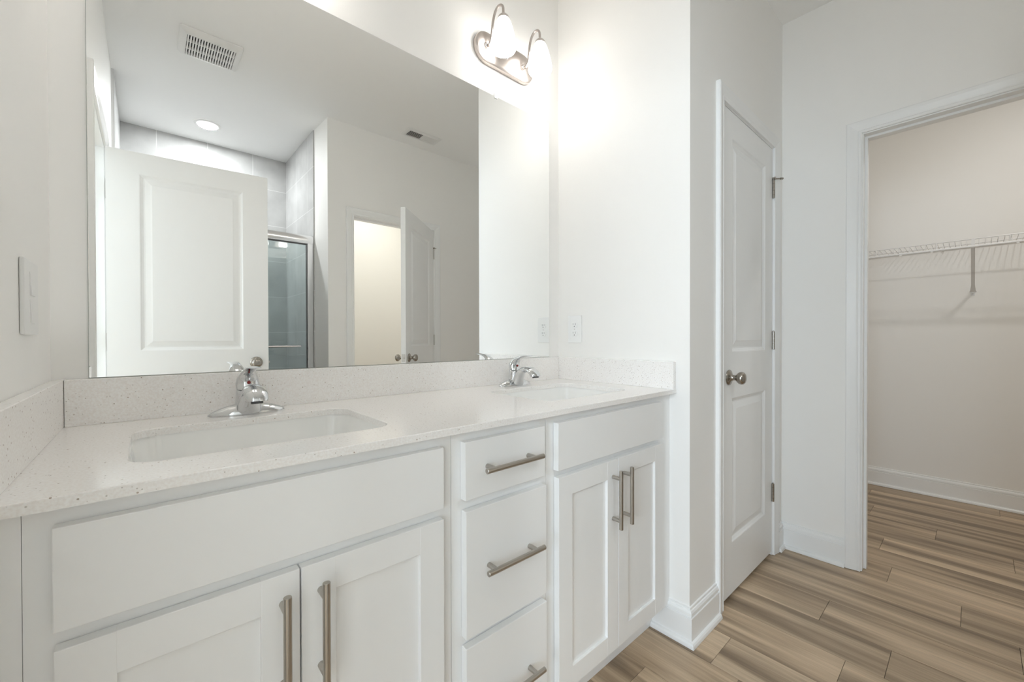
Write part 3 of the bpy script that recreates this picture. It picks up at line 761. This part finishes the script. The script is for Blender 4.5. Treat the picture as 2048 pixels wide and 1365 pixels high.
r = thing('air_register', 'white louvred air register on the ceiling near the toilet room door', 'vent', (1.6815, -0.385, ZC))
mb = MB(); hx, hy, gx, gy = 0.152, 0.069, 0.124, 0.042
mb.loft([rr(hx, hy, 0.004, -0.0005), rr(hx, hy, 0.004, -0.002), rr(gx + 0.006, gy + 0.006, 0.003, -0.008), rr(gx, gy, 0.002, -0.008), rr(gx, gy, 0.002, -0.002)], cap0=False, cap1=False)
mb.build('frame', 'plastic', r, smooth=30, local=True)
mb = MB(); n = 22; st = 2 * gx / n
for q in range(n):
    x = -gx + st * (q + 0.5); tl = 0.0045 if q < n // 2 else -0.0045
    mb.loft([[Vector((x - tl - 0.0006, -gy, -0.0078)), Vector((x - tl + 0.0006, -gy, -0.0078)), Vector((x + tl + 0.0006, -gy, -0.0020)), Vector((x + tl - 0.0006, -gy, -0.0020))],
             [Vector((x - tl - 0.0006, gy, -0.0078)), Vector((x - tl + 0.0006, gy, -0.0078)), Vector((x + tl + 0.0006, gy, -0.0020)), Vector((x + tl - 0.0006, gy, -0.0020))]])
mb.build('louvres', 'plastic', r, local=True)
MB().box(-gx, gx, -gy, gy, -0.0016, -0.0006).build('duct', 'dark', r, local=True)

def area(name, loc, rot, size, power, color, shape='DISK', sy_=None):
    l = bpy.data.lights.new(name, 'AREA'); l.shape = shape; l.size = size
    if sy_: l.size_y = sy_
    l.energy = power; l.color = color
    o = bpy.data.objects.new(name, l); o.location = loc; o.rotation_euler = rot; col.objects.link(o); return o
d = thing('recessed_light', 'round lit recessed ceiling light inside the shower', 'ceiling light', (0.357, -1.300, ZC))
MB().lathe([(0.085, -0.0004), (0.085, -0.004), (0.080, -0.007), (0.068, -0.008), (0.066, -0.003)], (0, 0, 0), (0, 0, 1), 40, cap0=False, cap1=False).build('trim_ring', 'plastic', d, smooth=40, local=True)
MB().lathe([(0.0, -0.0008), (0.067, -0.0008), (0.066, -0.0045), (0.0, -0.0050)], (0, 0, 0), (0, 0, 1), 40).build('lens', 'lens', d, smooth=40, local=True)
area('shower_lamp', (0.357, -1.300, ZC - 0.012), (0, 0, 0), 0.12, SHOWER_W, (0.95, 0.98, 1.0))
def dome(name, label, x, y, power, color):
    d = thing(name, label, 'ceiling light', (x, y, ZC))
    MB().lathe([(0.10, -0.0004), (0.10, -0.018), (0.088, -0.022)], (0, 0, 0), (0, 0, 1), 32, cap1=False).build('rim', 'satin', d, smooth=30, local=True)
    MB().lathe([(0.088, -0.020), (0.080, -0.040), (0.050, -0.058), (0.0, -0.064)], (0, 0, 0), (0, 0, 1), 32, cap0=False).build('diffuser', 'lens', d, smooth=60, local=True)
    area(name + '_lamp', (x, y, ZC - 0.07), (0, 0, 0), 0.09, power, color)
dome('closet_light', 'round dome ceiling light in the walk-in closet, casting the shelf shadows', 3.08, -0.29, CLOSET_W, (1.0, 0.985, 0.96))
dome('toilet_room_light', 'round dome ceiling light in the toilet room, brightening its wall', 1.75, -1.25, TOILET_W, (1.0, 0.98, 0.90))
area('window_daylight', (-3.15, -0.78, 1.5), (0, -math.pi / 2, 0), 1.3, DAY_W, (0.74, 0.87, 1.0), 'RECTANGLE', 1.5)

# ------------------------------------------------------------------ shower doors
sh = thing('shower_enclosure', 'sliding glass shower doors in a polished metal frame', 'shower door', (0.41, -0.885, 0.11))
xa, xb = XL + 0.0135, 0.9840
mb = MB(); rings = []
for x in (xa, xb):
    rings.append([Vector((x, -0.885 + y, z)) for y, z in ((-0.030, 1.846), (0.024, 1.846), (0.029, 1.858), (0.030, 1.880), (0.027, 1.898), (0.018, 1.911), (0.0, 1.916), (-0.018, 1.911), (-0.030, 1.890))])
mb.loft(rings).build('header_rail', 'alum', sh, smooth=35)
for x0, x1 in ((xa, xa + 0.040), (xb - 0.042, xb)):
    MB().box(x0, x1, -0.915, -0.856, 0.111, 1.8455, bevel=0.004).build('side_jamb', 'alum', sh)
MB().box(xa + 0.041, xb - 0.043, -0.912, -0.858, 0.111, 0.140, bevel=0.004).build('bottom_track', 'alum', sh)
for (x0, x1, y) in ((0.36, 0.9400, -0.872), (xa + 0.042, 0.46, -0.898)):
    g_ = MB().box(x0 + 0.004, x1 - 0.004, y - 0.003, y + 0.003, 0.146, 1.838).build('glass_panel', 'glass', sh)
    MB().box(x0, x0 + 0.0045, y - 0.005, y + 0.005, 0.1405, 1.8455).box(x1 - 0.0045, x1, y - 0.005, y + 0.005, 0.1405, 1.8455).box(x0 + 0.0045, x1 - 0.0045, y - 0.005, y + 0.005, 1.836, 1.8455).box(x0 + 0.0045, x1 - 0.0045, y - 0.005, y + 0.005, 0.1405, 0.148).build('panel_edge', 'grey', g_)
tb = MB().tube(spline([(0.430, -0.868, 1.045), (0.430, -0.845, 1.045), (0.437, -0.833, 1.045), (0.455, -0.828, 1.045), (0.66, -0.828, 1.045), (0.862, -0.828, 1.045), (0.880, -0.833, 1.045), (0.887, -0.845, 1.045), (0.887, -0.868, 1.045)], 5), 0.0075, 12)
tb.build('towel_bar', 'alum', sh, smooth=50)
for zz in (1.020, 0.93): MB().box(0.9405, 0.9415, -0.884, -0.862, zz, zz + 0.014).build('bumper', 'rubber', sh)

# ------------------------------------------------------------------ closet shelf
ws = thing('wire_shelf', 'white ventilated wire shelf with a hanging rail on the closet back wall', 'shelf', (XC, 0.013, 1.68))
YA, YB = -1.19, Ym - 0.01
xf = 3.779
mb = MB(); y = YA + 0.01
while y < YB:
    mb.tube([(XC - 0.004, y, 1.7025), (xf + 0.003, y, 1.7025), (xf, y, 1.6995), (xf, y, 1.660)], 0.0016, 6); y += 0.0254
dk = mb.build('wire_deck', 'wire', ws)
mb = MB()
for (x, z, r_) in ((XC - 0.006, 1.699, 0.003), (XC - 0.150, 1.699, 0.003), (xf, 1.7035, 0.0032)): mb.tube([(x, YA, z), (x, YB, z)], r_, 8)
mb.build('long_wires', 'wire', ws)
mb = MB(); mb.tube([(xf - 0.002, YA, 1.6575), (xf - 0.002, YB, 1.6575)], 0.0075, 10)
for yy in (-0.90, -0.52, -0.130, 0.170, 0.460, 0.76): mb.cyl((xf - 0.001, yy, 1.660), (xf - 0.001, yy, 1.703), 0.0034, 8)
mb.build('hanging_rail', 'wire', ws)
for yy in (-0.90, 0.0132, 0.93):
    br = MB(); p0, p1 = Vector((xf - 0.003, yy, 1.656)), Vector((XC - 0.004, yy, 1.404)); dv = (p1 - p0).normalized(); nv = Vector((dv.z, 0, -dv.x)); w = Vector((0, 0.0085, 0))
    br.loft([[p + nv * a * t + w * b_ * k_ for a, b_ in ((-1, -1), (1, -1), (1, 1), (-1, 1))] for p, t, k_ in ((p0, 0.003, 1.0), (p0 + dv * 0.33, 0.003, 1.0), (p1 - dv * 0.01, 0.003, 1.5), (p1, 0.003, 1.9))])
    br.box(xf - 0.0062, xf - 0.0045, yy - 0.007, yy + 0.007, 1.650, 1.7055)
    br.box(XC - 0.0045, XC - 0.0008, yy - 0.009, yy + 0.009, 1.378, 1.410, bevel=0.001)
    b3 = br.build('support_brace', 'wire', ws)
    MB().lathe([(0.0, 0.0), (0.0045, 0.0), (0.004, 0.002), (0.0, 0.003)], (XC - 0.0045, yy, 1.390), (-1, 0, 0), 12).build('screw', 'steel', b3)
for yy in (-0.160, 0.190, 0.335, 0.60):
    MB().box(xf - 0.009, xf + 0.004, yy - 0.006, yy + 0.006, 1.646, 1.653, bevel=0.001).build('rail_clip', 'plastic', ws)
for yy in (-0.75, -0.30, 0.15, 0.60, 1.05):
    MB().box(XC - 0.0105, XC - 0.0006, yy - 0.008, yy + 0.008, 1.690, 1.712, bevel=0.002).build('wall_clip', 'plastic', ws)
